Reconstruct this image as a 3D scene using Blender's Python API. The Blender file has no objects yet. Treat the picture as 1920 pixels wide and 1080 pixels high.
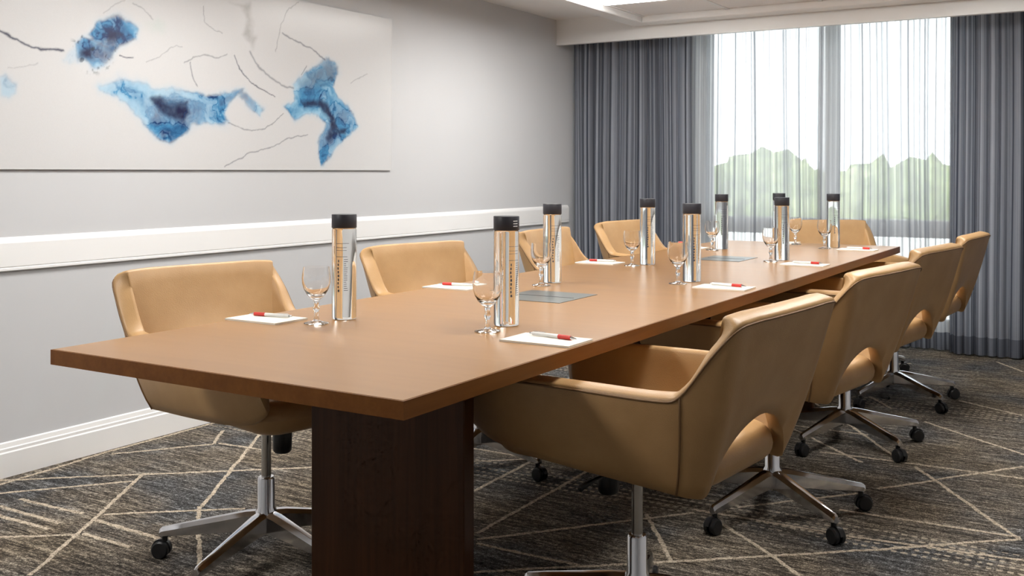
import bpy, math, random
import numpy as np
from mathutils import Vector, Matrix

SC = bpy.context.scene
COL = SC.collection
PI = math.pi
random.seed(7)

# ------------------------------------------------------------------ camera
cam_d = bpy.data.cameras.new('camera')
cam = bpy.data.objects.new('camera', cam_d)
COL.objects.link(cam)
cam.location = (0, 0, 1.165)
cam.rotation_euler = (math.radians(90), 0, math.radians(31.484))
cam_d.sensor_width = 36.0
cam_d.lens = 36.0 * 1917.0 / 1920.0
cam_d.shift_y = -217.0 / 1920.0
cam_d.clip_start = 0.05
cam_d.clip_end = 300
SC.camera = cam

# ------------------------------------------------------------------ world, exposure
world = bpy.data.worlds.new('overcast_sky')
SC.world = world
world.use_nodes = True
wn = world.node_tree.nodes
wn['Background'].inputs[0].default_value = (0.93, 0.97, 1.0, 1)
wn['Background'].inputs[1].default_value = SKY_STRENGTH = 5.0
LAMP_STRENGTH = 15.0
SC.view_settings.view_transform = 'Standard'
SC.view_settings.look = 'None'
SC.view_settings.exposure = 0.22
SC.view_settings.gamma = 1.0
SC.view_settings.use_curve_mapping = False
SC.cycles.max_bounces = 14
SC.cycles.diffuse_bounces = 4
SC.cycles.glossy_bounces = 5
SC.cycles.transmission_bounces = 10
SC.cycles.transparent_max_bounces = 16
SC.cycles.sample_clamp_indirect = 6.0
SC.cycles.use_denoising = True
SC.cycles.use_adaptive_sampling = True
SC.cycles.adaptive_threshold = 0.03
SC.cycles.adaptive_min_samples = 12

sun_d = bpy.data.lights.new('sun', 'SUN'); sun_d.energy = 5.0; sun_d.angle = math.radians(3); sun_d.color = (1, .96, .88)
sun = bpy.data.objects.new('sun', sun_d); COL.objects.link(sun)
sun.rotation_euler = (math.radians(52), 0, math.radians(-12))      # from behind the building on to the trees outside

# ------------------------------------------------------------------ helpers
def tag(o, label=None, cat=None, group=None, kind=None):
    if label: o['label'] = label
    if cat: o['category'] = cat
    if group: o['group'] = group
    if kind: o['kind'] = kind
    return o

def empty(name, loc=(0, 0, 0), rz=0.0):
    o = bpy.data.objects.new(name, None)
    o.empty_display_size = 0.1
    COL.objects.link(o)
    o.location = loc
    o.rotation_euler = (0, 0, rz)
    return o

class MB:
    """collects geometry and links it as one mesh object"""
    def __init__(s):
        s.v = []; s.f = []
    def add(s, vs, fs):
        b = len(s.v)
        s.v.extend([tuple(map(float, p)) for p in vs])
        s.f.extend([tuple(i + b for i in f) for f in fs])
        return s
    def box(s, x0, x1, y0, y1, z0, z1, bev=0.0):
        if bev <= 0:
            vs = [(x, y, z) for z in (z0, z1) for y in (y0, y1) for x in (x0, x1)]
            return s.add(vs, [(0, 2, 3, 1), (4, 5, 7, 6), (0, 1, 5, 4), (2, 6, 7, 3), (0, 4, 6, 2), (1, 3, 7, 5)])
        b = bev; L = []
        for z, i in ((z0, b), (z0 + b, 0), (z1 - b, 0), (z1, b)):
            ring = []
            X0, X1, Y0, Y1 = x0 + i, x1 - i, y0 + i, y1 - i
            c = b if i == 0 else b * .3
            ring = [(X0 + c, Y0, z), (X1 - c, Y0, z), (X1, Y0 + c, z), (X1, Y1 - c, z), (X1 - c, Y1, z), (X0 + c, Y1, z), (X0, Y1 - c, z), (X0, Y0 + c, z)]
            L.append(ring)
        return s.loft(L, True, True)
    def loft(s, loops, cap0=True, cap1=True):
        n = len(loops[0]); vs = [p for l in loops for p in l]; fs = []
        for i in range(len(loops) - 1):
            for j in range(n):
                k = (j + 1) % n
                fs.append((i * n + j, i * n + k, (i + 1) * n + k, (i + 1) * n + j))
        if cap0: fs.append(tuple(reversed(range(n))))
        if cap1: fs.append(tuple(range((len(loops) - 1) * n, len(loops) * n)))
        return s.add(vs, fs)
    def lathe(s, prof, n=24, cx=0, cy=0):
        """prof: (r,z) from bottom to top; r = 0 closes"""
        vs = []; idx = []; fs = []
        for r, z in prof:
            if r < 1e-6:
                idx.append([len(vs)]); vs.append((cx, cy, z))
            else:
                idx.append(list(range(len(vs), len(vs) + n)))
                vs += [(cx + r * math.cos(2 * PI * k / n), cy + r * math.sin(2 * PI * k / n), z) for k in range(n)]
        for a, b in zip(idx, idx[1:]):
            for k in range(n):
                m = (k + 1) % n
                if len(a) == 1 and len(b) == 1: continue
                if len(a) == 1: fs.append((a[0], b[m], b[k]))
                elif len(b) == 1: fs.append((a[k], a[m], b[0]))
                else: fs.append((a[k], a[m], b[m], b[k]))
        return s.add(vs, fs)
    def tube(s, pts, r, n=8, cap=True):
        P = [Vector(p) for p in pts]; loops = []
        R = r if isinstance(r, (list, tuple)) else [r] * len(P)
        up = Vector((0, 0, 1)); prev = None
        for i, p in enumerate(P):
            t = (P[min(i + 1, len(P) - 1)] - P[max(i - 1, 0)]).normalized()
            a = prev if prev is not None else (up if abs(t.z) < .9 else Vector((1, 0, 0)))
            u = (a - t * a.dot(t)).normalized(); w = t.cross(u); prev = u
            loops.append([tuple(p + (u * math.cos(2 * PI * k / n) + w * math.sin(2 * PI * k / n)) * R[i]) for k in range(n)])
        return s.loft(loops, cap, cap)
    def prism(s, poly, axis, a0, a1):
        """extrudes a 2-D outline along an axis: 'y' -> outline is (x,z), 'x' -> (y,z), 'z' -> (x,y)"""
        def m(p, a):
            if axis == 'y': return (p[0], a, p[1])
            if axis == 'x': return (a, p[0], p[1])
            return (p[0], p[1], a)
        n = len(poly)
        vs = [m(p, a0) for p in poly] + [m(p, a1) for p in poly]
        fs = [tuple(range(n)), tuple(range(2 * n - 1, n - 1, -1))] + [(i, i + n, (i + 1) % n + n, (i + 1) % n) for i in range(n)]
        return s.add(vs, fs)
    def mesh(s, name, mat, smooth=False, angle=None):
        me = bpy.data.meshes.new(name)
        me.from_pydata(s.v, [], s.f)
        me.validate()
        import bmesh
        bm = bmesh.new(); bm.from_mesh(me)
        bmesh.ops.recalc_face_normals(bm, faces=bm.faces)
        if smooth and angle:
            for e in bm.edges:
                if len(e.link_faces) == 2 and e.calc_face_angle(0) > math.radians(angle): e.smooth = False
        bm.to_mesh(me); bm.free()
        if smooth:
            me.polygons.foreach_set('use_smooth', [True] * len(me.polygons))
        if mat: me.materials.append(mat)
        return me
    def build(s, name, mat, parent=None, smooth=False, angle=None):
        return link(name, s.mesh(name, mat, smooth, angle), parent)

def link(name, me, parent=None, loc=None, rz=None):
    o = bpy.data.objects.new(name, me)
    COL.objects.link(o)
    if parent: o.parent = parent
    if loc is not None: o.location = loc
    if rz is not None: o.rotation_euler = (0, 0, rz)
    return o

def kids(o): return [c for c in bpy.data.objects if c.parent == o]

def copy_tree(o, parent=None):
    c = o.copy(); COL.objects.link(c)
    c.parent = parent
    for ch in kids(o):
        copy_tree(ch, c)
    return c

# ------------------------------------------------------------------ material helpers
class NT:
    def __init__(s, name):
        s.m = bpy.data.materials.new(name); s.m.use_nodes = True
        s.t = s.m.node_tree; s.n = s.t.nodes; s.l = s.t.links
        s.b = s.n['Principled BSDF']; s.out = s.n['Material Output']
    def node(s, typ, **kw):
        n = s.n.new(typ)
        for k, v in kw.items(): setattr(n, k, v)
        return n
    def put(s, sock, val):
        if hasattr(val, 'is_linked'): s.l.new(val, sock)
        else: sock.default_value = val
    def math(s, op, a, b=None, c=None, clamp=False):
        n = s.node('ShaderNodeMath', operation=op, use_clamp=clamp)
        for i, v in enumerate((a, b, c)):
            if v is not None: s.put(n.inputs[i], v)
        return n.outputs[0]
    def vmath(s, op, a, b=None):
        n = s.node('ShaderNodeVectorMath', operation=op)
        s.put(n.inputs[0], a)
        if b is not None: s.put(n.inputs[1], b)
        return n.outputs['Value'] if op in ('DOT_PRODUCT', 'LENGTH') else n.outputs[0]
    def noise(s, vec, scale, detail=2, rough=.5, dim='3D', w=None):
        n = s.node('ShaderNodeTexNoise', noise_dimensions=dim)
        if vec is not None: s.put(n.inputs['Vector'], vec)
        if w is not None: s.put(n.inputs['W'], w)
        n.inputs['Scale'].default_value = scale; n.inputs['Detail'].default_value = detail; n.inputs['Roughness'].default_value = rough
        return n.outputs['Fac']
    def ramp(s, fac, stops, interp='LINEAR'):
        n = s.node('ShaderNodeValToRGB'); n.color_ramp.interpolation = interp
        e = n.color_ramp.elements
        while len(e) < len(stops): e.new(.5)
        for i, (p, c) in enumerate(stops):
            e[i].position = p; e[i].color = (*c, 1) if len(c) == 3 else c
        s.put(n.inputs[0], fac)
        return n.outputs[0]
    def mix(s, fac, a, b, blend='MIX'):
        n = s.node('ShaderNodeMix', data_type='RGBA', blend_type=blend)
        s.put(n.inputs[0], fac)
        for sk, v in ((n.inputs[6], a), (n.inputs[7], b)):
            s.put(sk, (*v, 1) if isinstance(v, tuple) and len(v) == 3 else v)
        return n.outputs[2]
    def coord(s, which='Object'): return s.node('ShaderNodeTexCoord').outputs[which]
    def mapping(s, vec, scale=(1, 1, 1), rot=(0, 0, 0)):
        n = s.node('ShaderNodeMapping'); s.put(n.inputs[0], vec)
        n.inputs['Scale'].default_value = scale; n.inputs['Rotation'].default_value = rot
        return n.outputs[0]
    def bump(s, h, strength=.2, dist=.002):
        n = s.node('ShaderNodeBump'); n.inputs['Strength'].default_value = strength; n.inputs['Distance'].default_value = dist
        s.put(n.inputs['Height'], h); s.l.new(n.outputs[0], s.b.inputs['Normal'])
    def pbr(s, col=None, rough=.5, metal=0., spec=.5, **kw):
        if col is not None: s.put(s.b.inputs['Base Color'], (*col, 1) if isinstance(col, tuple) and len(col) == 3 else col)
        s.put(s.b.inputs['Roughness'], rough); s.b.inputs['Metallic'].default_value = metal
        s.b.inputs['Specular IOR Level'].default_value = spec
        for k, v in kw.items(): s.put(s.b.inputs[k.replace('_', ' ')], v)
        return s.m

def plain(name, col, rough=.5, metal=0., spec=.5, var=.04, scale=30, bump=0., **kw):
    t = NT(name); n = t.noise(t.coord(), scale, 3)
    c = t.mix(n, tuple(v * (1 - var) for v in col), tuple(min(1, v * (1 + var)) for v in col))
    if bump: t.bump(t.noise(t.coord(), scale * 8, 2), bump, .001)
    return t.pbr(c, rough, metal, spec, **kw)

M = {}
M['wall'] = plain('painted_wall', (.585, .592, .607), .75, var=.015, scale=4, bump=.05)
M['trim'] = plain('white_trim_paint', (.88, .88, .875), .38, var=.01, scale=6)
M['ceiling'] = plain('ceiling_paint', (.90, .885, .875), .85, var=.015, scale=5)
M['tile'] = plain('ceiling_tile_fibre', (.88, .86, .86), .95, var=.05, scale=90, bump=.2)
M['tbar'] = plain('white_grid_metal', (.82, .82, .82), .45, var=.01)
M['black'] = plain('black_plastic', (.012, .012, .013), .42, var=.1)
M['cap'] = plain('dark_bottle_cap', (.022, .022, .03), .45, var=.1)
M['chrome'] = plain('polished_metal', (.72, .72, .74), .13, 1., var=.05, scale=20)
M['piston'] = plain('satin_metal', (.55, .54, .52), .25, 1., var=.06, scale=20)
M['frame_dark'] = plain('window_frame_metal', (.16, .165, .18), .5, .0, var=.05)
M['red'] = plain('red_rubber_grip', (.55, .03, .02), .45)
M['white_plastic'] = plain('white_plastic', (.8, .8, .78), .3)
M['paper'] = plain('cream_paper', (.82, .78, .70), .9, var=.02)
M['panel_edge'] = plain('art_panel_edge', (.30, .30, .32), .3)
M['ink'] = plain('dark_print_ink', (.09, .09, .11), .6)
M['steel_plate'] = plain('brushed_grey_plate', (.17, .18, .17), .32, .6, var=.08, scale=60)
M['bark'] = plain('tree_bark', (.08, .06, .045), .9, var=.3)
M['lawn'] = plain('grass_ground', (.10, .16, .05), .95, var=.3, scale=1)
M['roof'] = plain('pale_roof_membrane', (.62, .62, .60), .85, var=.06, scale=2)
M['seam'] = plain('leather_seam', (.20, .105, .04), .55)

def m_leather():
    t = NT('tan_leather'); P = t.coord()
    n = t.noise(P, 5, 4, .6)
    c = t.ramp(n, [(.25, (.40, .235, .098)), (.55, (.475, .287, .126)), (.8, (.54, .34, .16))])
    v = t.node('ShaderNodeTexVoronoi'); t.put(v.inputs['Vector'], P); v.inputs['Scale'].default_value = 320
    t.bump(t.math('ADD', v.outputs['Distance'], t.noise(P, 14, 2)), .12, .002)
    return t.pbr(c, .40, 0, .45)
M['leather'] = m_leather()

def m_wood(name, lo, hi, rough, axis, spec=.5, coat=0.):
    t = NT(name); P = t.coord()
    sc = {'y': (26, 1.2, 26), 'z': (30, 30, 1.1), 'x': (.9, 9, 9)}[axis]
    q = t.mapping(P, sc)
    n = t.noise(q, 1.0, 5, .6)
    f = t.noise(t.mapping(P, tuple(v * 4 for v in sc)), 1.0, 1)
    k = t.math('ADD', t.math('MULTIPLY', n, .85), t.math('MULTIPLY', f, .15))
    c = t.ramp(k, [(.32, lo), (.66, hi)])
    r = rough
    if axis == 'z': t.bump(f, .03, .0005)
    return t.pbr(c, r, 0, spec)
M['top'] = m_wood('table_top_veneer', (.298, .150, .046), (.342, .176, .058), .28, 'x', .45)
M['edge'] = m_wood('table_edge_veneer', (.145, .050, .010), (.195, .074, .016), .36, 'y', .2)
M['ped'] = m_wood('dark_pedestal_veneer', (.050, .017, .006), (.080, .028, .010), .32, 'z', .3)

LINES = [(-3.62, 2.25, -3.66, 2.77), (-3.66, 2.77, -3.66, 3.52), (-3.67, 2.28, -3.27, 2.62), (-3.27, 2.62, -2.76, 3.05), (-3.52, 2.19, -3.23, 2.54), (-2.73, 1.79, -3.28, 2.63), (-2.78, 2.47, -3.46, 3.49), (-2.79, 2.47, -2.31, 2.04), (-3.62, 2.74, -3.38, 3.07), (-3.38, 3.07, -3.52, 3.25), (-3.37, 3.09, -3.08, 3.11), (-3.0, 2.24, -2.64, 2.54), (-3.1, 1.93, -2.91, 2.07), (-1.82, 2.75, -1.83, 3.54), (-2.07, 3.11, -2.09, 3.59), (-1.79, 2.71, -1.3, 3.31), (-2.42, 3.59, -2.06, 3.59), (-2.28, 3.43, -2.09, 3.59), (-1.77, 2.68, -1.41, 2.69), (-1.43, 3.21, -1.19, 2.85), (-1.65, 2.48, -0.96, 3.05), (-0.96, 3.05, -0.66, 3.3), (-0.66, 3.3, -0.32, 3.61), (-1.17, 3.25, -0.83, 2.95), (-0.75, 4.28, -0.32, 3.61), (-0.88, 3.6, -0.32, 3.63), (-0.82, 3.91, -0.66, 4.13), (-0.66, 4.13, -0.39, 4.51), (-1.13, 4.3, -0.8, 4.32), (-0.8, 4.32, -0.37, 4.33), (-1.19, 3.44, -0.87, 3.82), (-1.31, 3.34, -0.84, 3.35), (-0.84, 3.35, -0.29, 3.42), (-1.14, 4.84, -0.82, 4.35), (-0.85, 5.08, -0.4, 4.7), (-1.19, 5.5, -1.03, 5.27), (-0.78, 5.64, -0.47, 5.45), (-1.45, 5.3, -1.35, 5.14), (-0.74, 6.91, -0.57, 6.64)]
STREAK = [(-3.39, 2.11, -3.05, 2.11), (-3.3, 2.05, -3.03, 2.06), (-3.4, 2.19, -3.07, 2.21), (-2.99, 2.19, -2.65, 2.19), (-2.9, 2.09, -2.67, 2.09)]
rng = random.Random(3)
for (xa, xb, ya, yb, cnt) in ((-.2, 1.3, 2.2, 6.8, 10), (-3.5, -2.3, 3.8, 6.8, 9), (-2.2, -1.3, 3.9, 6.6, 5), (-3.2, 1.2, -1.4, 1.6, 12)):
    for _ in range(cnt):
        x, y = rng.uniform(xa, xb), rng.uniform(ya, yb); a = rng.choice((45, 52, -52, -45, 0, 0, 90, 38)) * PI / 180; L = rng.uniform(.25, .6)
        LINES.append((x - L * math.cos(a), y - L * math.sin(a), x + L * math.cos(a), y + L * math.sin(a)))
def m_carpet():
    t = NT('patterned_carpet'); P = t.coord()
    # ground: streaks that run across the table
    s1 = t.noise(t.mapping(P, (5, 42, 1)), 1.0, 4, .65)
    s2 = t.noise(t.mapping(P, (14, 130, 1)), 1.0, 2, .6)
    sp = t.noise(P, 230, 1, .7)
    lo = t.noise(P, 2.2, 2, .5)
    mo = t.noise(t.mapping(P, (62, 90, 1)), 1.0, 3, .75)
    k = t.math('ADD', t.math('ADD', t.math('MULTIPLY', s1, .30), t.math('MULTIPLY', s2, .08)), t.math('ADD', t.math('MULTIPLY', sp, .26), t.math('MULTIPLY', mo, .36)))
    base = t.ramp(k, [(.40, (.012, .010, .009)), (.47, (.054, .048, .042)), (.53, (.145, .13, .113)), (.60, (.50, .465, .41))])
    tint = t.ramp(lo, [(.35, (.72, .80, .92)), (.5, (1, .97, .93)), (.65, (1.08, .98, .82))])
    base = t.mix(1.0, base, tint, 'MULTIPLY')
    # ladder bands of dots across the room
    sep = t.node('ShaderNodeSeparateXYZ'); t.put(sep.inputs[0], P)
    X, Y = sep.outputs[0], sep.outputs[1]
    yr = t.math('SUBTRACT', t.math('MODULO', t.math('ADD', Y, 20.0), 2.0), 1.37)
    band = t.math('MULTIPLY', t.math('COMPARE', yr, 0.0, .10), t.math('LESS_THAN', t.math('FRACT', t.math('MULTIPLY', yr, 24.0)), .38))
    dots = t.math('GREATER_THAN', t.math('FRACT', t.math('ADD', t.math('MULTIPLY', X, 34), mo)), .45)
    gate = t.math('GREATER_THAN', s1, .44)
    band = t.math('MULTIPLY', t.math('MULTIPLY', band, dots), gate)
    fl = t.math('MULTIPLY', t.math('GREATER_THAN', s2, .59), t.math('GREATER_THAN', lo, .44))
    light = t.mix(sp, (.32, .26, .19), (.66, .57, .45))
    m = t.math('MAXIMUM', t.math('MULTIPLY', band, 1.2), t.math('MULTIPLY', fl, .45))
    m = t.math('MULTIPLY', m, t.math('ADD', -.05, t.math('ADD', t.math('MULTIPLY', sp, .75), t.math('MULTIPLY', mo, .75))), clamp=True)
    c = t.mix(m, base, light)
    t.bump(sp, .6, .004)
    return t.pbr(c, .95, 0, .15)
def m_inlay():
    t = NT('cream_pile_line'); P = t.coord()
    k = t.math('ADD', t.math('MULTIPLY', t.noise(P, 230, 1), .5), t.math('MULTIPLY', t.noise(P, 70, 2, .7), .5))
    c = t.ramp(k, [(.36, (.13, .11, .085)), (.46, (.40, .33, .25)), (.58, (.66, .57, .45))])
    return t.pbr(c, .95, 0, .15)
M['inlay'] = m_inlay()
M['carpet'] = m_carpet()

def m_fabric(name, o_lo, o_hi, c_lo, c_hi, thru):
    """woven striped sheer: part open weave, part scattering yarn"""
    t = NT(name)
    uv = t.node('ShaderNodeUVMap'); sep = t.node('ShaderNodeSeparateXYZ'); t.put(sep.inputs[0], uv.outputs[0])
    u = sep.outputs[0]
    n1 = t.noise(None, 46, 3, .65, '1D', u)
    n2 = t.noise(None, 11, 2, .6, '1D', u)
    k = t.math('ADD', t.math('MULTIPLY', n1, .65), t.math('MULTIPLY', n2, .35))
    col = t.ramp(k, [(.36, c_lo), (.62, c_hi)])
    op = t.node('ShaderNodeMapRange'); t.put(op.inputs[0], k)
    for i, v in ((1, .35), (2, .65), (3, o_hi), (4, o_lo)): op.inputs[i].default_value = v
    d = t.node('ShaderNodeBsdfDiffuse'); t.put(d.inputs[0], col)
    tl = t.node('ShaderNodeBsdfTranslucent'); t.put(tl.inputs[0], col)
    tr = t.node('ShaderNodeBsdfTransparent')
    a = t.node('ShaderNodeMixShader'); a.inputs[0].default_value = thru
    t.l.new(d.outputs[0], a.inputs[1]); t.l.new(tl.outputs[0], a.inputs[2])
    b = t.node('ShaderNodeMixShader'); t.l.new(op.outputs[0], b.inputs[0])
    t.l.new(tr.outputs[0], b.inputs[1]); t.l.new(a.outputs[0], b.inputs[2])
    t.l.new(b.outputs[0], t.out.inputs[0])
    return t.m
M['sheer'] = m_fabric('sheer_striped_voile', .62, .97, (.30, .31, .34), (.82, .83, .84), .48)
M['drape'] = m_fabric('grey_striped_drape', .86, .98, (.055, .065, .095), (.52, .55, .62), .40)
M['hem'] = m_fabric('double_hem', .80, .95, (.06, .065, .085), (.26, .28, .33), .35)

def m_glass(name, ior, col=(1, 1, 1), rough=0.):
    t = NT(name); g = t.node('ShaderNodeBsdfGlass'); g.inputs['Color'].default_value = (*col, 1)
    g.inputs['IOR'].default_value = ior; g.inputs['Roughness'].default_value = rough
    t.l.new(g.outputs[0], t.out.inputs[0]); return t.m
M['glass'] = m_glass('clear_glass', 1.46)
M['bottle'] = m_glass('water_filled_glass', 1.33, (.99, .99, .98))
def m_pane():
    t = NT('window_glass'); tr = t.node('ShaderNodeBsdfTransparent'); tr.inputs[0].default_value = (.93, .95, .95, 1)
    g = t.node('ShaderNodeBsdfGlossy'); g.inputs['Roughness'].default_value = .02
    f = t.node('ShaderNodeFresnel'); f.inputs[0].default_value = 1.5
    x = t.node('ShaderNodeMixShader'); t.l.new(f.outputs[0], x.inputs[0]); t.l.new(tr.outputs[0], x.inputs[1]); t.l.new(g.outputs[0], x.inputs[2])
    t.l.new(x.outputs[0], t.out.inputs[0]); return t.m
M['pane'] = m_pane()
def m_lamp():
    t = NT('lit_diffuser'); n = t.noise(t.coord(), 8, 1)
    c = t.mix(n, (1, .975, .94), (1, .985, .955)); t.put(t.b.inputs['Emission Color'], c)
    t.b.inputs['Emission Strength'].default_value = LAMP_STRENGTH
    return t.pbr((.9, .9, .88), .6)
M['lamp'] = m_lamp()
def m_leaf(i, a, b):
    t = NT('tree_foliage_%s' % i); P = t.coord(); n = t.noise(P, 1.6, 5, .7)
    t.bump(t.noise(P, 5, 3), .8, .2)
    return t.pbr(t.ramp(n, [(.35, a), (.65, b)]), .8, 0, .2)
M['leaf'] = [m_leaf('mid', (.10, .15, .05), (.27, .32, .14)), m_leaf('pale', (.14, .18, .08), (.33, .37, .19)), m_leaf('dark', (.09, .13, .05), (.24, .29, .13))]
def m_print():
    t = NT('printed_ink_art'); a = t.node('ShaderNodeVertexColor'); a.layer_name = 'print'
    n = t.noise(t.coord(), 300, 2)
    c = t.mix(1.0, a.outputs[0], t.ramp(n, [(.3, (.97, .97, .97)), (.7, (1, 1, 1))]), 'MULTIPLY')
    return t.pbr(c, .25, 0, .35)
M['print'] = m_print()

# ------------------------------------------------------------------ the room
WX, RX, BY, WY = -3.70, 1.5, -1.9, 7.32      # wall planes: art wall, opposite wall, wall behind the viewer, window wall
CZ = 2.30
def struct(o): return tag(o, kind='structure')

floor = struct(MB().box(WX - .1, RX + .1, BY - .1, WY + .2, -.1, 0).build('floor', M['carpet']))
# cream pile lines tufted into the carpet, each with ragged edges
rng = random.Random(21)
for n_, (segs, w) in enumerate(((LINES, .0085), (STREAK, .0105))):
    for (x0, y0, x1, y1) in segs:
        L = math.hypot(x1 - x0, y1 - y0)
        if L < .03: continue
        dx, dy = (x1 - x0) / L, (y1 - y0) / L; k = max(3, int(L / .012)); vs = []; fs = []
        wander = 0
        for i in range(k + 1):
            s = L * i / k; wander = max(-.004, min(.004, wander + rng.uniform(-.0015, .0015)))
            a, b = w * rng.uniform(.62, 1.25), w * rng.uniform(.62, 1.25)
            h = .0011 + .0002 * (len(vs) % 3)
            for q, z in ((a + wander, -.001), (a * .8 + wander, h), (-b * .8 + wander, h), (-b + wander, -.001)):
                x = max(WX + .02, min(RX - .02, x0 + dx * s - dy * q)); y = max(BY + .02, min(WY - .01, y0 + dy * s + dx * q))
                vs.append((x, y, z))
        for i in range(k):
            for q in range(3): fs.append((i * 4 + q, i * 4 + q + 1, i * 4 + 5 + q, i * 4 + 4 + q))
        MB().add(vs, fs).build('inlay_line', M['inlay'], floor)
ceil = struct(MB().box(WX - .1, RX + .1, BY - .1, WY + .2, CZ, CZ + .1).build('ceiling', M['ceiling']))
struct(MB().box(WX - .12, WX, BY - .1, WY + .2, 0, CZ).build('wall_left', M['wall']))
struct(MB().box(RX, RX + .12, BY - .1, WY + .2, 0, CZ).build('wall_right', M['wall']))
struct(MB().box(WX, RX, BY - .12, BY, 0, CZ).build('wall_back', M['wall']))
OX0, OX1, OZ0 = -2.80, -1.02, .13
wm = MB()
wm.box(WX, OX0, WY, WY + .2, 0, CZ); wm.box(OX1, RX, WY, WY + .2, 0, CZ); wm.box(OX0, OX1, WY, WY + .2, 0, OZ0)
struct(wm.build('wall_window', M['wall']))

# window: frame, upright, rail and four panes
win = struct(empty('window_1', (0, 0, 0)))
f = MB()
f.box(OX0, OX0 + .05, WY + .03, WY + .12, OZ0, CZ - .002); f.box(OX1 - .05, OX1, WY + .03, WY + .12, OZ0, CZ - .002)
f.box(OX0 + .05, OX1 - .05, WY + .03, WY + .12, OZ0, OZ0 + .04); f.box(OX0 + .05, OX1 - .05, WY + .03, WY + .12, CZ - .05, CZ - .002)
f.build('window_frame', M['frame_dark'], win)
MB().box(-1.888, -1.812, WY + .01, WY + .13, OZ0 + .04, CZ - .05, .004).build('mullion', M['frame_dark'], win)
for a, b in ((OX0 + .05, -1.888), (-1.812, OX1 - .05)):
    MB().box(a, b, WY + .0, WY + .13, .722, .838, .004).build('transom', M['frame_dark'], win)
    MB().box(a, b, WY + .07, WY + .078, .838, CZ - .05).build('pane', M['pane'], win)
    MB().box(a, b, WY + .07, WY + .078, OZ0 + .04, .722).build('pane', M['pane'], win)

# chair rail: cap, flat board, lower bead
rail = [(WX, .786), (WX + .013, .786), (WX + .016, .789), (WX + .016, .797), (WX + .0125, .7985), (WX + .0125, .802), (WX + .015, .8035), (WX + .015, .893), (WX + .012, .902), (WX + .004, .914), (WX, .916)]
struct(MB().prism(rail, 'y', BY, 6.845).build('trim_1', M['trim']))
base = [(WX, 0), (WX + .018, 0), (WX + .018, .092), (WX + .014, .097), (WX + .014, .108), (WX + .010, .112), (WX + .007, .128), (WX, .132)]
struct(MB().prism(base, 'y', BY, WY).build('baseboard_left', M['trim']))
struct(MB().box(RX - .016, RX, BY, WY, 0, .12, .004).build('baseboard_right', M['trim']))
struct(MB().box(WX + .02, RX - .02, BY, BY + .016, 0, .12, .004).build('baseboard_back', M['trim']))
# valance board above the curtains
v = MB(); v.box(WX, RX, 6.674, 6.72, 2.112, CZ)
struct(v.build('trim_2', M['trim']))

# dropped ceiling tray: moulded beams, grid bars, fibre tiles, light panels
TX0, TX1, TY0, TY1, TZ = -2.93, -.47, -.85, 6.50, 2.245
bx0, bx1, by0, by1 = TX0 - .13, TX1 + .13, TY0 - .13, TY1 + .15
def beam(x0, x1, y0, y1):
    MB().box(x0, x1, y0, y1, 2.20, CZ, .006).build('coffer_beam', M['trim'], ceil)
beam(bx0, TX0, by0, by1); beam(TX1, bx1, by0, by1); beam(TX0, TX1, by0, TY0); beam(TX0, TX1, TY1, by1)
lights = {(0, 1), (0, 2), (3, 1), (3, 2), (0, 5), (0, 6), (3, 5), (3, 6), (0, 9), (0, 10)}
tile_me = MB().box(.006, .604, .006, .604, TZ, TZ + .012).mesh('ceiling_tile', M['tile'])
for i in range(4):
    for j in range(12):
        if (i, j) in lights: continue
        link('ceiling_tile', tile_me, ceil, (TX0 + .01 + i * .61, TY1 - .61 * (j + 1), 0))
for i in range(5):
    x = TX0 + .01 + i * .61
    MB().box(max(x - .012, TX0), min(x + .012, TX1), TY0, TY1, TZ - .006, TZ + .012).build('grid_bar', M['tbar'], ceil)
tb = MB().box(.012, .598, -.012, .012, TZ - .006, TZ + .012).mesh('grid_bar', M['tbar'])
for i in range(4):
    for j in range(1, 12):
        if (i, j) in lights and (i, j - 1) in lights: continue
        link('grid_bar', tb, ceil, (TX0 + .01 + i * .61, TY1 - .61 * j, 0))
WHERE = {(0, 1): 'recessed ceiling light panel nearest the art wall and the valance', (3, 1): 'recessed ceiling light panel over the chairs nearest the window',
         (0, 5): 'recessed ceiling light panel midway along the art wall', (3, 5): 'recessed ceiling light panel above the nearest armchair',
         (0, 9): 'unseen ceiling light panel added behind the viewer on the art side'}  # last panel is added out of view to brighten the near table and chairs
for (i, j), lb in WHERE.items():
    e = tag(empty('ceiling_light', (TX0 + .01 + i * .61, TY1 - .61 * (j + 2), TZ)), lb, 'light', 'recessed light panels')
    fr = MB()
    fr.box(.012, .598, .012, .034, -.004, .03); fr.box(.012, .598, 1.186, 1.208, -.004, .03); fr.box(.012, .034, .034, 1.186, -.004, .03); fr.box(.576, .598, .034, 1.186, -.004, .03)
    fr.build('light_frame', M['black'], e)
    MB().box(.034, .576, .034, 1.186, -.020, .02).build('diffuser', M['lamp'], e)

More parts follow.
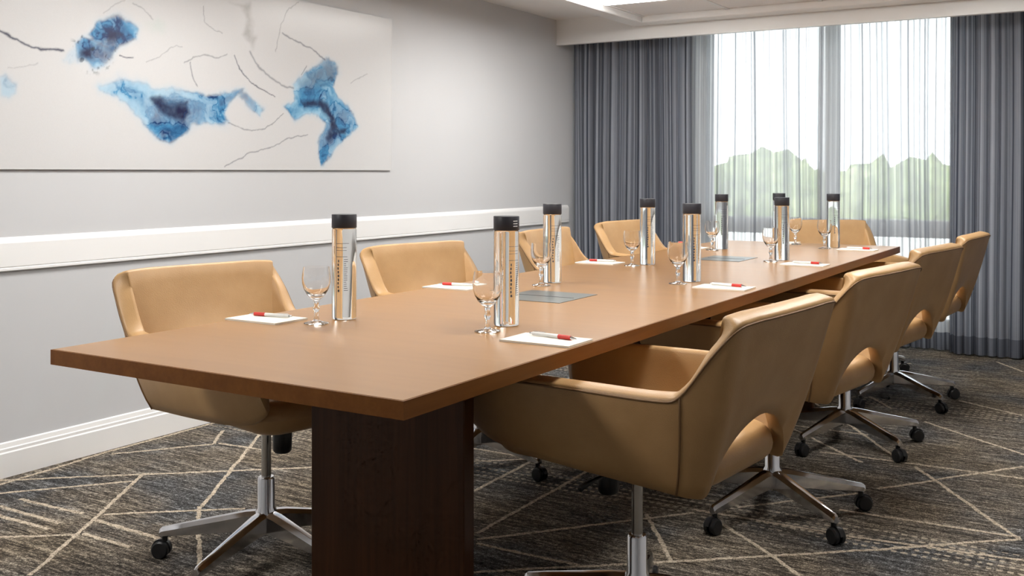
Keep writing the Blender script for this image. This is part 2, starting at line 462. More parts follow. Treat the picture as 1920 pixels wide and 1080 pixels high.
# ------------------------------------------------------------------ curtains
def curtain(name, label, x0, x1, ya, yb, folds, amp, mat, seed, group, z1=2.27, hem=True, spread=.5):
    rng = random.Random(seed)
    e = tag(empty(name, ((x0 + x1) / 2, (ya + yb) / 2, 0)), label, 'curtain', group)
    ox, oy = e.location.x, e.location.y
    n = folds * 12
    ph = np.cumsum([rng.uniform(1 - spread, 1 + spread) for _ in range(folds + 1)]); ph = np.concatenate([[0], ph]); ph /= ph[-1]
    s = np.linspace(0, 1, n + 1)
    phase = np.interp(s, ph, np.arange(folds + 2)) * 2 * PI
    aj = np.interp(s, np.linspace(0, 1, folds + 2), [rng.uniform(.55, 1.15) for _ in range(folds + 2)])
    off = np.interp(s, np.linspace(0, 1, 6), [rng.uniform(-1, 1) for _ in range(6)])
    zs = [.012, .06, .125, .3, .6, 1.0, 1.4, 1.8, 2.05, 2.18, z1]
    def path(z):
        h = z / z1
        a = amp * aj * (1.0 - .35 * h) * (1 + .25 * np.sin(phase * .5 + 3 * h))
        w = np.sin(phase + .35 * np.sin(2.2 * h + seed + phase * .13))
        y = ya + (yb - ya) * s + a * np.sign(w) * np.abs(w) ** .8 + .012 * off * (1 - h)
        x = x0 + (x1 - x0) * s + .25 * amp * np.cos(phase) * (1 - .3 * h) + .006 * np.sin(7 * s + 4 * h + seed)
        return x - ox, y - oy
    def sheet(zz, nm, mt, dy):
        vs, fs, uv = [], [], []
        for z in zz:
            x, y = path(z)
            vs += [(float(a), float(b) + dy, z) for a, b in zip(x, y)]
        xr, yr = path(.6)
        arc = np.concatenate([[0], np.cumsum(np.hypot(np.diff(xr), np.diff(yr)))]) + seed * 1.7
        N = n + 1
        for r in range(len(zz) - 1):
            for k in range(n): fs.append((r * N + k, r * N + k + 1, (r + 1) * N + k + 1, (r + 1) * N + k))
        me = bpy.data.meshes.new(nm); me.from_pydata(vs, [], fs)
        ul = me.uv_layers.new(name='UVMap')
        li = np.zeros(len(me.loops), dtype=np.int32); me.loops.foreach_get('vertex_index', li)
        vz = np.array([p[2] for p in vs])
        ul.data.foreach_set('uv', np.stack([arc[li % N], vz[li]], 1).astype(np.float32).ravel())
        me.polygons.foreach_set('use_smooth', [True] * len(me.polygons)); me.materials.append(mt)
        return link(nm, me, e)
    sheet(zs, 'fabric', mat, 0)
    if hem: sheet(zs[:3], 'hem', M['hem'], -.004)
    return e
curtain('drape', 'dark grey striped drape gathered against the art wall', WX + .03, -2.78, 6.90, 7.03, 13, .042, M['drape'], 1, 'window curtains')
curtain('sheer_curtain', 'bright sheer curtain before the window pane next to the dark drape', -2.86, -1.835, 7.185, 7.185, 12, .022, M['sheer'], 2, 'window curtains')
curtain('sheer_curtain', 'bright sheer curtain before the window pane behind the end armchair', -1.885, -1.00, 7.130, 7.130, 11, .022, M['sheer'], 3, 'window curtains')
curtain('drape', 'grey striped drape hanging beyond the row of armchair backs', -1.03, RX - .05, 7.055, 7.045, 26, .036, M['drape'], 4, 'window curtains')

# ------------------------------------------------------------------ outside
g = MB(); g.box(-120, 80, WY + 1.5, 160, -7.4, -7.0); struct(g.build('ground', M['lawn']))
struct(MB().box(-40, 30, WY + .21, 22, -.35, -.1).build('roof_deck', M['roof']))
from mathutils import noise as mnoise
def make_tree(seed, mat):
    import bmesh
    rng = random.Random(seed)
    e = empty('tree')
    MB().tube([(0, 0, 0), (.1, .05, 2.5), (0, 0, 4.5)], [.28, .2, .14], 8).build('trunk', M['bark'], e)
    bm = bmesh.new()
    for _ in range(7):
        r = rng.uniform(1.3, 2.1); c = Vector((rng.uniform(-1.5, 1.5), rng.uniform(-1.3, 1.3), rng.uniform(4.2, 6.6)))
        res = bmesh.ops.create_icosphere(bm, subdivisions=3, radius=r)
        for vtx in res['verts']:
            d = mnoise.fractal(vtx.co * 1.6 + c, .7, 2.0, 5)
            vtx.co = vtx.co * (1 + .30 * d) + c
    me = bpy.data.meshes.new('crown'); bm.to_mesh(me); bm.free()
    me.materials.append(mat); link('crown', me, e)
    return e
protos = [make_tree(11 + i, M['leaf'][i]) for i in range(3)]
spots = []
rng = random.Random(5)
for (x, y, sc) in ((-12.4, 32, 1.0), (-8.2, 39.5, 1.04), (-4.6, 32, 1.02), (-.6, 39.5, 1.04), (-16.6, 39.5, 1.0), (-20.5, 32, .98), (-25, 39.5, 1.02), (3.2, 32, 1.0),
                   (-19.6, 47.5, 1.06), (-12, 47.5, 1.06), (-4.4, 47.5, 1.08), (-19.2, 55.5, 1.12), (-9.4, 55.5, 1.1)):
    spots.append((x, y, sc))
for i, (x, y, sc) in enumerate(spots):
    o = protos[i] if i < 3 else copy_tree(protos[i % 3])
    o.location = (x, y, -7.0); o.scale = (sc * 1.2, sc * 1.05, sc * 1.0); o.rotation_euler = (0, 0, rng.uniform(0, 6.28))
    tag(o, 'hazy green tree outside beyond the sheer curtains', 'tree', 'trees outside the window')

# ------------------------------------------------------------------ wall art
ART = {
'B1':[(2.683,1.734),(2.723,1.783),(2.795,1.814),(2.88,1.82),(2.924,1.798),(2.902,1.755),(2.848,1.717),(2.795,1.689),(2.754,1.707),(2.708,1.71)],
'B2':[(2.623,1.684),(2.653,1.709),(2.703,1.701),(2.795,1.698),(2.785,1.656),(2.733,1.616),(2.703,1.591),(2.673,1.606),(2.643,1.617),(2.628,1.65)],
'B2t':[(2.546,1.633),(2.585,1.658),(2.633,1.676),(2.643,1.617),(2.594,1.604)],
'B3':[(2.728,1.506),(2.754,1.538),(2.816,1.574),(2.902,1.577),(2.968,1.564),(3.013,1.539),(3.083,1.53),(3.178,1.527),(3.276,1.528),(3.379,1.545),(3.458,1.566),(3.526,1.565),(3.498,1.533),(3.458,1.49),(3.438,1.438),(3.445,1.398),(3.379,1.386),(3.302,1.392),(3.227,1.365),(3.154,1.329),(3.083,1.303),(3.013,1.325),(2.957,1.369),(2.902,1.413),(2.859,1.447),(2.816,1.48),(2.774,1.495),(2.738,1.493)],
'B4':[(3.498,1.553),(3.553,1.536),(3.623,1.51),(3.666,1.486),(3.652,1.449),(3.595,1.456),(3.54,1.494),(3.512,1.523)],
'B5':[(3.814,1.478),(3.89,1.525),(3.89,1.58),(3.875,1.6),(3.937,1.649),(4.017,1.71),(4.099,1.751),(4.149,1.761),(4.217,1.728),(4.234,1.695),(4.183,1.634),(4.217,1.579),(4.286,1.537),(4.357,1.482),(4.384,1.425),(4.322,1.364),(4.251,1.316),(4.166,1.257),(4.107,1.212),(4.082,1.267),(4.074,1.334),(4.099,1.391),(4.107,1.431),(4.049,1.457),(3.969,1.458),(3.89,1.438),(3.852,1.453)],
'B6':[(2.287,1.52),(2.321,1.538),(2.364,1.501),(2.356,1.46),(2.312,1.441),(2.287,1.447)],
'B7':[(2.968,1.813),(3.036,1.84),(3.083,1.818),(3.048,1.776),(2.991,1.779)],
'G1':[(3.458,1.985),(3.581,2.003),(3.581,1.941),(3.595,1.839),(3.623,1.822),(3.595,1.756),(3.567,1.795),(3.526,1.831),(3.553,1.906),(3.526,1.964)],
'G2':[(3.875,1.6),(3.937,1.659),(4.033,1.723),(4.132,1.765),(4.217,1.728),(4.217,1.659),(4.115,1.606),(3.969,1.574)],
'C1':[(2.743,1.75),(2.795,1.765),(2.848,1.762),(2.816,1.727),(2.764,1.717)],
'C2':[(2.648,1.647),(2.703,1.662),(2.708,1.627),(2.678,1.607),(2.648,1.617)],
'C3':[(3.008,1.483),(3.048,1.496),(3.083,1.478),(3.142,1.486),(3.19,1.479),(3.196,1.446),(3.202,1.422),(3.166,1.392),(3.106,1.399),(3.059,1.425),(3.019,1.455)],
'C5':[(3.953,1.529),(4.049,1.537),(4.14,1.517),(4.2,1.463),(4.225,1.407),(4.304,1.416),(4.286,1.375),(4.2,1.361),(4.149,1.325),(4.124,1.347),(4.157,1.405),(4.132,1.46),(4.066,1.496),(3.969,1.497)],
}
ART_LINES = [
([(2.287,1.712),(2.338,1.686),(2.4,1.66),(2.463,1.65),(2.565,1.654)],3,1),
([(2.832,1.659),(2.869,1.658),(2.902,1.659)],2,1),
([(3.208,1.669),(3.221,1.612),(3.251,1.561)],2,0.7),
([(3.478,1.724),(3.512,1.666),(3.581,1.605),(3.666,1.57),(3.746,1.543)],2,0.9),
([(3.418,1.191),(3.471,1.212),(3.526,1.238),(3.595,1.265),(3.681,1.282),(3.784,1.311),(3.844,1.339),(3.985,1.36)],2,0.6),
([(3.438,1.403),(3.512,1.381),(3.595,1.365),(3.681,1.382),(3.754,1.422),(3.806,1.461)],1.8,0.6),
([(3.581,1.755),(3.638,1.677),(3.724,1.632),(3.799,1.606),(3.875,1.595)],3.5,0.55),
([(3.799,1.863),(3.921,1.833),(4.017,1.81),(4.115,1.764)],3,0.7),
([(2.968,1.647),(3.036,1.672),(3.106,1.726),(3.166,1.737)],1.6,0.35),
([(3.178,1.661),(3.227,1.695),(3.302,1.707),(3.379,1.705),(3.431,1.72)],2,0.5),
([(3.289,1.931),(3.295,1.863),(3.34,1.834),(3.405,1.822)],1.6,0.45),
([(3.754,1.772),(3.784,1.893),(3.844,1.997),(3.921,2.041)],2,0.4),
([(2.902,1.887),(2.957,1.876),(3.002,1.836)],1.8,0.4),
([(2.754,1.831),(2.816,1.875),(2.859,1.899)],1.8,0.3),
([(2.33,1.563),(2.454,1.591)],1.5,0.25),
([(3.937,1.67),(3.977,1.718)],2,0.6),
([(4.322,1.655),(4.467,1.72)],2,0.35),
]
def vnoise(x, y, seed):
    xi = np.floor(x).astype(int); yi = np.floor(y).astype(int); xf = x - xi; yf = y - yi
    def h(a, b):
        v = np.sin(a * 127.1 + b * 311.7 + seed * 74.7) * 43758.5453
        return v - np.floor(v)
    sx = xf * xf * (3 - 2 * xf); sy = yf * yf * (3 - 2 * yf)
    return (h(xi, yi) * (1 - sx) + h(xi + 1, yi) * sx) * (1 - sy) + (h(xi, yi + 1) * (1 - sx) + h(xi + 1, yi + 1) * sx) * sy
def fbm(x, y, seed, o=4):
    t = 0; a = .5; n = 0
    for k in range(o):
        t = t + a * vnoise(x * 2 ** k, y * 2 ** k, seed + k); n += a; a *= .5
    return t / n
def seg_d(px, py, a, b):
    ax, ay = a; bx, by = b; dx, dy = bx - ax, by - ay
    t = np.clip(((px - ax) * dx + (py - ay) * dy) / (dx * dx + dy * dy + 1e-12), 0, 1)
    return np.hypot(px - ax - t * dx, py - ay - t * dy)
def poly_sd(px, py, P):
    d = np.full(px.shape, 1e9); ins = np.zeros(px.shape, bool)
    for i in range(len(P)):
        a, b = P[i], P[(i + 1) % len(P)]
        d = np.minimum(d, seg_d(px, py, a, b))
        cnd = ((a[1] > py) != (b[1] > py)) & (px < (b[0] - a[0]) * (py - a[1]) / (b[1] - a[1] + 1e-12) + a[0])
        ins ^= cnd
    return np.where(ins, d, -d)
def sst(a, b, x):
    t = np.clip((x - a) / (b - a), 0, 1); return t * t * (3 - 2 * t)
def art():
    y0, y1, z0, z1 = 1.55, 4.69, 1.176, 2.05
    st = .0036
    ny, nz = int((y1 - y0) / st), int((z1 - z0) / st)
    Y, Z = np.meshgrid(np.linspace(y0, y1, ny + 1), np.linspace(z0, z1, nz + 1))
    C = np.ones(Y.shape + (3,)) * np.array([.615, .615, .62])
    w1 = fbm(Y * 9, Z * 9, 1, 5); w2 = fbm(Y * 9, Z * 9, 9, 5)
    PY = Y + (w1 - .5) * .075; PZ = Z + (w2 - .5) * .075
    fine = fbm(Y * 34, Z * 34, 21, 4); big = fbm(Y * 6, Z * 6, 33)
    sw = fbm(PY * 6 + 2 * w2, PZ * 9 + 2 * w1, 55, 4); sw2 = fbm(PY * 5 + 3 * w1, PZ * 10 - 3 * w2, 61, 3)
    ridge = np.exp(-((sw2 - .5) / .030) ** 2) + .5 * np.exp(-((sw - .55) / .022) ** 2)
    def over(al, col):
        nonlocal C
        al = np.clip(al, 0, 1)[..., None]; C = C * (1 - al) + np.asarray(col) * al
    pale, mid, deep = np.array([.30, .53, .70]), np.array([.055, .24, .46]), np.array([.007, .035, .13])
    def ramp(t):
        t = np.clip(t, 0, 1)[..., None]
        return np.where(t < .5, pale + (mid - pale) * t * 2, mid + (deep - mid) * (t - .5) * 2)
    opa = {'B1': 1.05, 'B2': 1.05, 'B2t': .28, 'B3': 1., 'B4': .8, 'B5': 1.05, 'B6': .5}
    dark = {'B1': .52, 'B2': .56, 'B2t': -.05, 'B3': .12, 'B4': .2, 'B5': .24, 'B6': -.1}
    for k in ('B6', 'B2t', 'B4', 'B3', 'B5', 'B2', 'B1'):
        d = poly_sd(PY, PZ, ART[k]) + (.012 if k in ('B1', 'B2') else .005)
        t = dark[k] + np.clip(d / .22, 0, .28) + 1.5 * (sw - .5) + .28 * (fine - .5) + .32 * ridge
        rim = .30 * np.exp(-((d - .006) / .005) ** 2)
        over(sst(-.03, .03, d) * .30 * min(1, opa[k]), pale)
        over(sst(-.007, .020, d) * opa[k] * np.clip(.50 + .75 * sw2 + .2 * ridge, .3, 1), ramp(t + rim))
    over(sst(-.01, .06, poly_sd(PY, PZ, ART['G2'])) * .5 * sw * 1.6, (.13, .20, .26))
    over(sst(-.03, .03, poly_sd(PY, PZ, ART['B7'])) * .22, (.42, .58, .50))
    over(sst(-.015, .03, poly_sd(PY, PZ, ART['G1'])) * .55 * (fine + .4), (.30, .29, .28))
    for k, a in (('C1', .85), ('C2', .95), ('C3', .97), ('C5', .92)):
        over(sst(-.016, .016, poly_sd(PY, PZ, ART[k])) * a * (.75 + .4 * fine), (.012, .014, .055))
    # washes dried in nested rings round the dark pools
    for k, lim in (('C3', 'B3'), ('C5', 'B5'), ('C1', 'B1'), ('C2', 'B2')):
        dc = poly_sd(PY, PZ, ART[k]) + .11 * (sw2 - .5); inside = sst(.0, .012, poly_sd(PY, PZ, ART[lim]))
        for q, (o_, a_) in enumerate(((-.016, .55), (-.030, .45), (-.047, .35), (-.068, .25))):
            over(np.exp(-((dc - o_) / .0028) ** 2) * a_ * inside * np.clip(2.6 * (sw - .38), 0, .8), (.015, .06, .17))
    for pts, w, al in ART_LINES:
        jy = Y + (fine - .5) * .016; jz = Z + (fbm(Y * 30, Z * 30, 77) - .5) * .016
        d = np.min([seg_d(jy, jz, a, b) for a, b in zip(pts, pts[1:])], axis=0)
        wd = w * .0014
        over(np.exp(-(d / wd) ** 2) * al, (.07, .075, .11))
    # ink specks near the upper pool
    over(sst(.66, .74, fbm(Y * 40, Z * 40, 91)) * sst(-.05, .01, poly_sd(PY, PZ, ART['B2'])) * .8, (.02, .03, .05))
    return Y, Z, C
root = tag(empty('wall_art', (WX, 3.12, 1.176)), 'wide acrylic panel printed with blue ink clouds on the side wall', 'painting')
MB().box(.006, .0115, 1.55 - 3.12, 4.69 - 3.12, 0, .874).build('panel', M['panel_edge'], root)
for yy in (1.65, 3.12, 4.55):
    for zz in (.06, .81):
        MB().box(0, .006, yy - 3.12 - .012, yy - 3.12 + .012, zz - .012, zz + .012, .002).build('standoff', M['piston'], root)
Y, Z, C = art()
nzv, nyv = Y.shape
vs = np.stack([np.full(Y.size, .0118), Y.ravel() - 3.12, Z.ravel() - 1.176], 1)
ii = np.arange(nzv * nyv).reshape(nzv, nyv)
fs = np.stack([ii[:-1, :-1].ravel(), ii[:-1, 1:].ravel(), ii[1:, 1:].ravel(), ii[1:, :-1].ravel()], 1)
me = bpy.data.meshes.new('print')
me.vertices.add(len(vs)); me.vertices.foreach_set('co', vs.astype(np.float32).ravel())
me.loops.add(fs.size); me.loops.foreach_set('vertex_index', fs.astype(np.int32).ravel())
me.polygons.add(len(fs)); me.polygons.foreach_set('loop_start', (np.arange(len(fs)) * 4).astype(np.int32))
me.update(); me.validate()
ca = me.color_attributes.new('print', 'FLOAT_COLOR', 'POINT')
ca.data.foreach_set('color', np.concatenate([C.reshape(-1, 3), np.ones((C.shape[0] * C.shape[1], 1))], 1).astype(np.float32).ravel())
me.materials.append(M['print'])
link('print', me, root)

# ------------------------------------------------------------------ table
TH = .745
X0, X1, Y0, Y1 = -2.201, -1.150, 1.497, 6.09
tb = tag(empty('conference_table', ((X0 + X1) / 2, (Y0 + Y1) / 2, 0)), 'long rectangular wooden conference table with dark slab pedestals', 'table')
tx, ty = tb.location.x, tb.location.y
hx, hy = (X1 - X0) / 2, (Y1 - Y0) / 2
MB().box(-hx + .004, hx - .004, -hy + .004, hy - .004, TH - .034, TH).build('table_top', M['top'], tb)
ed = MB()
for s in (-1, 1):
    ed.box(min(s * hx, s * (hx - .004)), max(s * hx, s * (hx - .004)), -hy, hy, TH - .036, TH - .0008)
    ed.box(-hx + .004, hx - .004, min(s * hy, s * (hy - .004)), max(s * hy, s * (hy - .004)), TH - .036, TH - .0008)
ed.build('edge_band', M['edge'], tb)
for py in (2.0, 3.80, 5.03):
    MB().box(-1.84 - tx, -1.358 - tx, py - ty, py + .045 - ty, 0, TH - .036, .003).build('pedestal', M['ped'], tb)
MB().box(-1.70 - tx, -1.675 - tx, 3.845 - ty, 5.03 - ty, .30, TH - .036).build('modesty_panel', M['ped'], tb)
for (a, b, c, d) in ((-1.84, -1.58, 2.87, 3.14), (-1.82, -1.595, 4.64, 4.92)):
    pb = MB(); pb.box(a - tx, b - tx, c - ty, d - ty, TH, TH + .0015)
    o = pb.build('power_hatch', M['steel_plate'], tb)
    MB().box(a + .02 - tx, b - .02 - tx, (c + d) / 2 - .002 - ty, (c + d) / 2 + .002 - ty, TH + .0015, TH + .0022).build('hatch_slot', M['black'], o)

# ------------------------------------------------------------------ chairs
def catmull(P, t):
    P = np.asarray(P, float); n = len(P)
    i = min(int(t), n - 2); u = t - i
    p0 = P[i - 1] if i > 0 else 2 * P[0] - P[1]
    p1, p2 = P[i], P[i + 1]
    p3 = P[i + 2] if i + 2 < n else 2 * P[-1] - P[-2]
    return .5 * ((2 * p1) + (-p0 + p2) * u + (2 * p0 - 5 * p1 + 4 * p2 - p3) * u * u + (-p0 + 3 * p1 - 3 * p2 + p3) * u ** 3)

def shell_geometry():
    # right half, from the middle of the back round to the arm front: (bottom, top, bulge, thickness)
    H = [((0, .332, .602), (0, .420, .846), .010, .052),
         ((.10, .327, .580), (.115, .419, .846), .010, .052),
         ((.170, .314, .528), (.215, .414, .845), .010, .052),
         ((.207, .298, .458), (.281, .402, .833), .010, .052),
         ((.229, .274, .452), (.298, .350, .772), .011, .052),
         ((.240, .240, .455), (.302, .282, .686), .012, .052),
         ((.244, .170, .460), (.304, .222, .669), .014, .052),
         ((.245, .00, .468), (.304, .02, .667), .014, .052),
         ((.242, -.17, .478), (.299, -.18, .663), .013, .050),
         ((.234, -.28, .494), (.289, -.295, .657), .011, .046),
         ((.230, -.335, .518), (.279, -.350, .642), .008, .038),
         ((.232, -.362, .540), (.270, -.372, .608), .004, .024)]
    L = [((-b[0], b[1], b[2]), (-t[0], t[1], t[2]), g, th) for b, t, g, th in H[1:]][::-1] + H
    A = np.array([list(b) + list(t) + [g, th] for b, t, g, th in L])
    sub = 5; N = (len(A) - 1) * sub
    cols = np.array([catmull(A, i / sub) for i in range(N + 1)])
    nv = 9
    V = np.linspace(0, 1, nv)
    O = np.zeros((N + 1, nv, 3))
    for i, c in enumerate(cols):
        out = np.array([c[3], c[4] + .02, 0]); out /= np.linalg.norm(out) + 1e-9
        for j, v in enumerate(V):
            O[i, j] = c[:3] * (1 - v) + c[3:6] * v + out * c[6] * math.sin(PI * v ** .8)
    du = np.gradient(O, axis=0); dv = np.gradient(O, axis=1)
    nrm = np.cross(du, dv); nrm /= np.linalg.norm(nrm, axis=2, keepdims=True) + 1e-9
    cen = np.array([0, 0, .6])
    sg = np.sign((nrm * (O - cen)).sum(axis=2).mean()); nrm *= sg
    return cols, O, nrm, dv

def make_shell():
    cols, O, nrm, dv = shell_geometry()
    loops = []; rim = []
    for i in range(len(O)):
        th = cols[i, 7]; lp = list(O[i])
        up = dv[i, -1] / np.linalg.norm(dv[i, -1]); n = nrm[i, -1]
        for k in range(1, 6):
            a = PI * k / 6
            # squarish rim: flat top, rounded shoulders
            cx = (1 - math.copysign(abs(math.cos(a)) ** .6, math.cos(a))) / 2
            lp.append(O[i, -1] - n * th * cx + up * .012 * abs(math.sin(a)) ** .6)
        for j in range(O.shape[1] - 1, -1, -1): lp.append(O[i, j] - nrm[i, j] * th)
        dn = -dv[i, 0] / np.linalg.norm(dv[i, 0]); n = nrm[i, 0]
        for k in range(1, 4):
            a = PI * k / 4
            lp.append(O[i, 0] - n * th * (1 + math.cos(a)) / 2 + dn * .008 * math.sin(a))
        loops.append([tuple(p) for p in lp])
        rim.append(tuple(O[i, -1] + nrm[i, -1] * .0008 + up * .002))
    m = MB(); m.loft(loops, True, True)
    # seams: along the outer rim, and down the two rear corners
    s = MB(); s.tube(rim[2:-2], .0026, 6)
    K = (len(O) - 1) // 2
    for sgn in (-1, 1):
        i = K + sgn * 25
        s.tube([tuple(O[i, j] + nrm[i, j] * .0006) for j in range(O.shape[1])], .0028, 6)
    return m, s

def slab(hw, y0, y1, z0, z1, r, rc, crown=.0):
    """cushion: rounded rectangle in plan, rounded edges in section"""
    loops = []
    def ring(ins, z):
        X, A, B = hw - ins, y0 + ins, y1 - ins; R = max(rc - ins, .012); p = []
        for cx, cy, a0 in ((X - R, A + R, -PI / 2), (X - R, B - R, 0), (-X + R, B - R, PI / 2), (-X + R, A + R, PI)):
            for k in range(6):
                a = a0 + k * PI / 10
                p.append((cx + R * math.cos(a), cy + R * math.sin(a), z))
        return p
    for k in range(6):
        a = PI / 2 * k / 5; loops.append(ring(r * (1 - math.sin(a)), z0 + r * (1 - math.cos(a))))
    for k in range(6):
        a = PI / 2 * k / 5; loops.append(ring(r * (1 - math.cos(a)), z1 - r + r * math.sin(a)))
    loops.append(ring(r + .06, z1 + crown)); loops.append(ring(r + .12, z1 + crown * 1.3))
    return MB().loft(loops)

def make_leg_mesh():
    m = MB(); loops = []
    for r, w, zt, zb in ((.020, .024, .152, .090), (.06, .0235, .148, .088), (.15, .020, .129, .080), (.25, .016, .108, .071), (.318, .0125, .094, .064), (.326, .010, .088, .066)):
        loops.append([(r, -w * .55, zb), (r, -w, zb + .004), (r, -w, zt - .012), (r, -w * .45, zt - .001), (r, 0, zt), (r, w * .45, zt - .001), (r, w, zt - .012), (r, w, zb + .004), (r, w * .55, zb)])
    m.loft(loops)
    return m.mesh('leg', M['chrome'], True, 28)
def make_caster_mesh():
    m = MB()
    m.lathe([(0, .050), (.009, .050), (.009, .066), (0, .066)], 10, .312, 0)
    # twin wheels on a slanted hood
    for s in (-1, 1):
        loops = []
        for dy, r in ((.004, .020), (.005, .0255), (.017, .0265), (.021, .022), (.021, .008)):
            loops.append([(.322 + r * math.cos(2 * PI * k / 18), s * dy, .0268 + r * math.sin(2 * PI * k / 18)) for k in range(18)])
        m.loft(loops)
    hood = []
    for y in (-.0055, .0055):
        hood.append([(.322 + .030 * math.cos(a), y, .0268 + .030 * math.sin(a)) for a in [PI * .95 - PI * .9 * k / 10 for k in range(11)]] + [(.322 + .012, y, .03), (.322 - .012, y, .03)])
    m.loft(hood)
    return m.mesh('caster', M['black'], True, 35)

def make_chair():
    e = empty('conference_chair')
    sh, seam = make_shell()
    o = sh.build('shell', M['leather'], e, True, 60)
    seam.build('piping', M['seam'], o, True)
    slab(.216, -.325, .300, .452, .545, .046, .09, .012).build('seat_cushion', M['leather'], e, True, 50)
    mech = MB(); mech.box(-.085, .085, -.13, .11, .412, .456, .008); mech.box(-.03, .03, -.03, .03, .385, .410, .006)
    o = mech.build('tilt_mechanism', M['black'], e)
    MB().tube([(.085, -.02, .426), (.16, -.025, .422), (.215, -.03, .414)], [.005, .005, .008], 8).build('height_lever', M['black'], o, True)
    MB().lathe([(0, .340), (.022, .340), (.027, .346), (.029, .402), (.024, .409), (0, .409)], 18, 0, -.085).build('tension_knob', M['black'], e, True, 40)
    MB().lathe([(0, .25), (.0145, .25), (.0145, .386), (.018, .386), (.018, .394), (0, .394)], 20).build('piston', M['piston'], e, True, 40)
    MB().lathe([(0, .078), (.010, .078), (.012, .085), (.030, .092), (.032, .15), (.026, .160), (.0255, .246), (.022, .252), (.0148, .253), (0, .253)], 24).build('column', M['chrome'], e, True, 40)
    lm, cm = make_leg_mesh(), make_caster_mesh()
    for k in range(5):
        l = link('leg', lm, e); link('caster', cm, l)
    return e
chair = make_chair()
RIGHT, LEFT = -PI / 2, PI / 2
# place, heading of the back (degrees added), swivel of the base, label
CHAIRS = [
    ((-1.078, 2.365), RIGHT, -6, 6, 'tan leather armchair nearest the viewer, its back and cutout in full view'),
    ((-1.068, 3.45), RIGHT, -9, 9, 'tan leather armchair second along the row of chair backs'),
    ((-1.078, 4.505), RIGHT, -8, 8, 'tan leather armchair third along the row of chair backs'),
    ((-1.07, 5.48), RIGHT, -4, 4, 'tan leather armchair farthest along the row of chair backs, beside the drape'),
    ((-2.235, 2.235), LEFT, -12, 4, 'tan leather armchair by the wall nearest the viewer, tucked under the table corner'),
    ((-2.24, 3.41), LEFT, -12, 0, 'tan leather armchair by the wall, second from the near table corner'),
    ((-2.31, 4.74), LEFT, 2, 0, 'tan leather armchair by the wall where the chair rail ends'),
    ((-2.35, 5.72), LEFT, -10, 0, 'tan leather armchair by the wall in front of the dark drape'),
    ((-1.47, 6.18), 0, 34, 0, 'tan leather armchair at the far head of the table before the window'),
]
for i, ((x, y), rz, d, sw, lb) in enumerate(CHAIRS):
    c = chair if i == 0 else copy_tree(chair)
    c.location = (x, y, 0); c.rotation_euler = (0, 0, rz + math.radians(d))
    tag(c, lb, 'chair', 'tan leather conference chairs')
    legs = [k for k in kids(c) if k.name.startswith('leg')]
    for q, l in enumerate(legs):
        l.rotation_euler = (0, 0, math.radians(90 + 36 + 72 * q + sw))
        for cs in kids(l): cs.location = (0, 0, 0)

# ------------------------------------------------------------------ table setting
def ring_prof(r, prof): return [(a * r, b) for a, b in prof]
def make_bottle():
    e = empty('water_bottle')
    MB().lathe([(0, .002), (.026, .001), (.033, .002), (.0348, .006), (.0348, .254), (.034, .259), (.032, .2605), (0, .2605)], 40).build('glass_body', M['bottle'], e, True, 40)
    cp = MB().lathe([(0, .2612), (.0350, .2612), (.0356, .2625), (.0356, .2985), (.0346, .300), (0, .300)], 40).build('cap', M['cap'], e, True, 40)
    lb = MB()
    def patch(a0, a1, z0, z1, r=.03495):
        n = max(2, int((a1 - a0) / .15)); vs = []
        for k in range(n + 1):
            a = a0 + (a1 - a0) * k / n
            for q in (r, r + .0003):
                for z in (z0, z1): vs.append((q * math.cos(a), q * math.sin(a), z))
        fs = []
        for k in range(n):
            b = k * 4
            fs += [(b + 2, b + 6, b + 7, b + 3), (b, b + 1, b + 5, b + 4), (b + 1, b + 3, b + 7, b + 5), (b, b + 4, b + 6, b + 2)]
        fs += [(0, 2, 3, 1), (n * 4, n * 4 + 1, n * 4 + 3, n * 4 + 2)]
        lb.add(vs, fs)
    # thin rules and lines of small print, and an upright line of larger letters
    patch(-.5, .55, .2175, .2185); patch(-.5, .35, .206, .207); patch(-.5, .35, .198, .199); patch(-.5, .4, .180, .1812)
    rr = random.Random(2)
    for k in range(16):
        z = .172 - k * .0058
        patch(.12, .12 + rr.uniform(.18, .34), z, z + .0014)
    for k in range(9):
        z = .172 - k * .0105
        patch(-.42 + rr.uniform(0, .06), -.30 + rr.uniform(0, .06), z - .007, z)
    lb.build('label_print', M['ink'], e)
    return e
def add_cap_print(cp):
    ct = MB()
    for k in range(3):
        z = .272 + k * .007; n = 4; vs = []
        ct.add([(.0358 * math.cos(a), .0358 * math.sin(a), zz) for a in (-.15, 0, .15, .3) for zz in (z, z + .0022)], [(0, 2, 3, 1), (2, 4, 5, 3), (4, 6, 7, 5)])
    ct.build('cap_print', M['white_plastic'], cp)
def make_goblet():
    e = empty('goblet')
    # fluted bowl as an open cup with wall thickness
    n = 32
    outp = [(.009, .066), (.017, .072), (.026, .082), (.034, .096), (.0385, .112), (.0395, .128), (.0375, .145), (.0355, .158)]
    inp = [(.0345, .158), (.0362, .145), (.0382, .128), (.0370, .112), (.0322, .097), (.0235, .085), (.012, .079), (0, .077)]
    MB().lathe([(0, .064)] + outp + inp, n).build('bowl', M['glass'], e, True, 60)
    MB().lathe([(0, .0105), (.008, .0105), (.0062, .018), (.0056, .030), (.0066, .036), (.0098, .041), (.0098, .045), (.0066, .050), (.0070, .058), (.0085, .0636), (0, .0636)], 16).build('stem', M['glass'], e, True, 50)
    MB().lathe([(0, .001), (.033, .001), (.0345, .0022), (.033, .0038), (.018, .0062), (.009, .0100), (0, .0102)], 32).build('foot', M['glass'], e, True, 50)
    return e
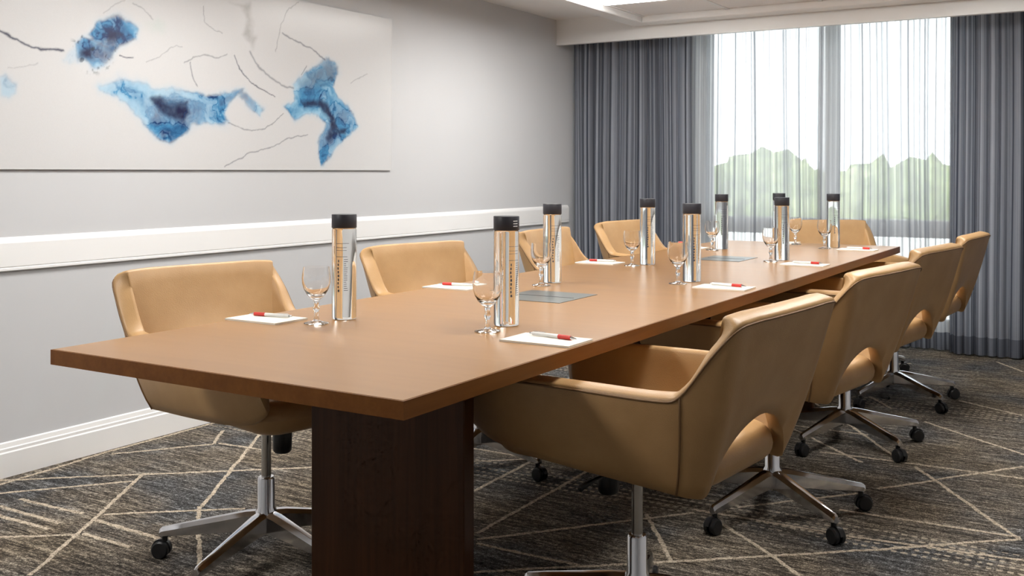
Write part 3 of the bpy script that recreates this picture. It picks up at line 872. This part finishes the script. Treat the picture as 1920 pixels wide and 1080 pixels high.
def make_pen():
    e = empty('pen')
    def rod(a, b, r0, r1, n=12): return MB().tube([(a, 0, .0058), (b, 0, .0058)], [r0, r1], n)
    rod(-.070, .012, .0045, .0052).build('barrel', M['white_plastic'], e, True, 40)
    rod(.012, .050, .0057, .0053).build('grip', M['red'], e, True, 40)
    MB().tube([(.050, 0, .0058), (.063, 0, .0050), (.068, 0, .0046)], [.0045, .002, .0008], 12).build('tip', M['chrome'], e, True, 40)
    MB().tube([(-.079, 0, .0058), (-.070, 0, .0058)], [.0025, .0025], 8).build('clicker', M['chrome'], e, True, 40)
    MB().box(-.068, -.030, -.0015, .0015, .0108, .0122).build('clip', M['chrome'], e)
    return e
bot, gob, pen = make_bottle(), make_goblet(), make_pen()
pad_me = MB().box(-.0975, .0975, -.064, .064, 0, .005).mesh('notepad', M['paper'])
# bottle (x, y), goblet, pad, pen direction, what seat it belongs to
SET = [
    ((-1.478, 2.384), (-1.461, 2.262), (-1.256, 2.214), 0, 'in front of the nearest armchair'),
    ((-1.462, 3.71), (-1.474, 3.600), (-1.280, 3.56), 0, 'before the second chair back'),
    ((-1.452, 4.84), (-1.473, 4.735), (-1.285, 4.63), 0, 'before the third chair back'),
    ((-1.450, 5.80), (-1.470, 5.690), (-1.290, 5.67), 0, 'before the farthest chair back'),
    ((-1.939, 2.246), (-1.943, 2.134), (-2.118, 2.118), 180, 'before the wall-side chair at the near corner'),
    ((-1.900, 3.396), (-1.885, 3.285), (-2.12, 3.06), 180, 'before the second wall-side chair'),
    ((-1.904, 4.29), (-1.935, 4.190), (-2.12, 4.24), 180, 'before the wall-side chair at the rail end'),
    ((-1.940, 5.36), (-1.955, 5.255), (-2.12, 5.33), 180, 'before the wall-side chair by the dark drape'),
    ((-1.756, 5.80), (-1.700, 5.93), (-1.78, 6.00), 90, 'before the head chair at the window end'),
]
for i, (b, g, p, a, wh) in enumerate(SET):
    o = bot if i == 0 else copy_tree(bot)
    o.location = (b[0], b[1], TH); o.rotation_euler = (0, 0, math.radians((-18, -35, -45, -45, -58, -38, -45, -50, -50)[i]))
    tag(o, 'tall cylindrical water bottle with dark cap ' + wh, 'bottle', 'water bottles on the table')
    o = gob if i == 0 else copy_tree(gob)
    o.location = (g[0], g[1], TH)
    tag(o, 'clear stemmed water goblet ' + wh, 'glass', 'goblets on the table')
    q = link('notepad', pad_me, None, (p[0], p[1], TH), math.radians(a if a == 90 else 0))
    tag(q, 'cream paper notepad ' + wh, 'notepad', 'notepads on the table')
    o = pen if i == 0 else copy_tree(pen)
    o.location = (p[0] + (.012 if a == 0 else -.012 if a == 180 else 0), p[1] + .022, TH + .005)
    o.rotation_euler = (0, 0, math.radians(a + (-8 if a == 0 else 8)))
    tag(o, 'red and white pen on the notepad ' + wh, 'pen', 'pens on the notepads')
add_cap_print([k for k in kids(bot) if k.name.startswith('cap')][0])
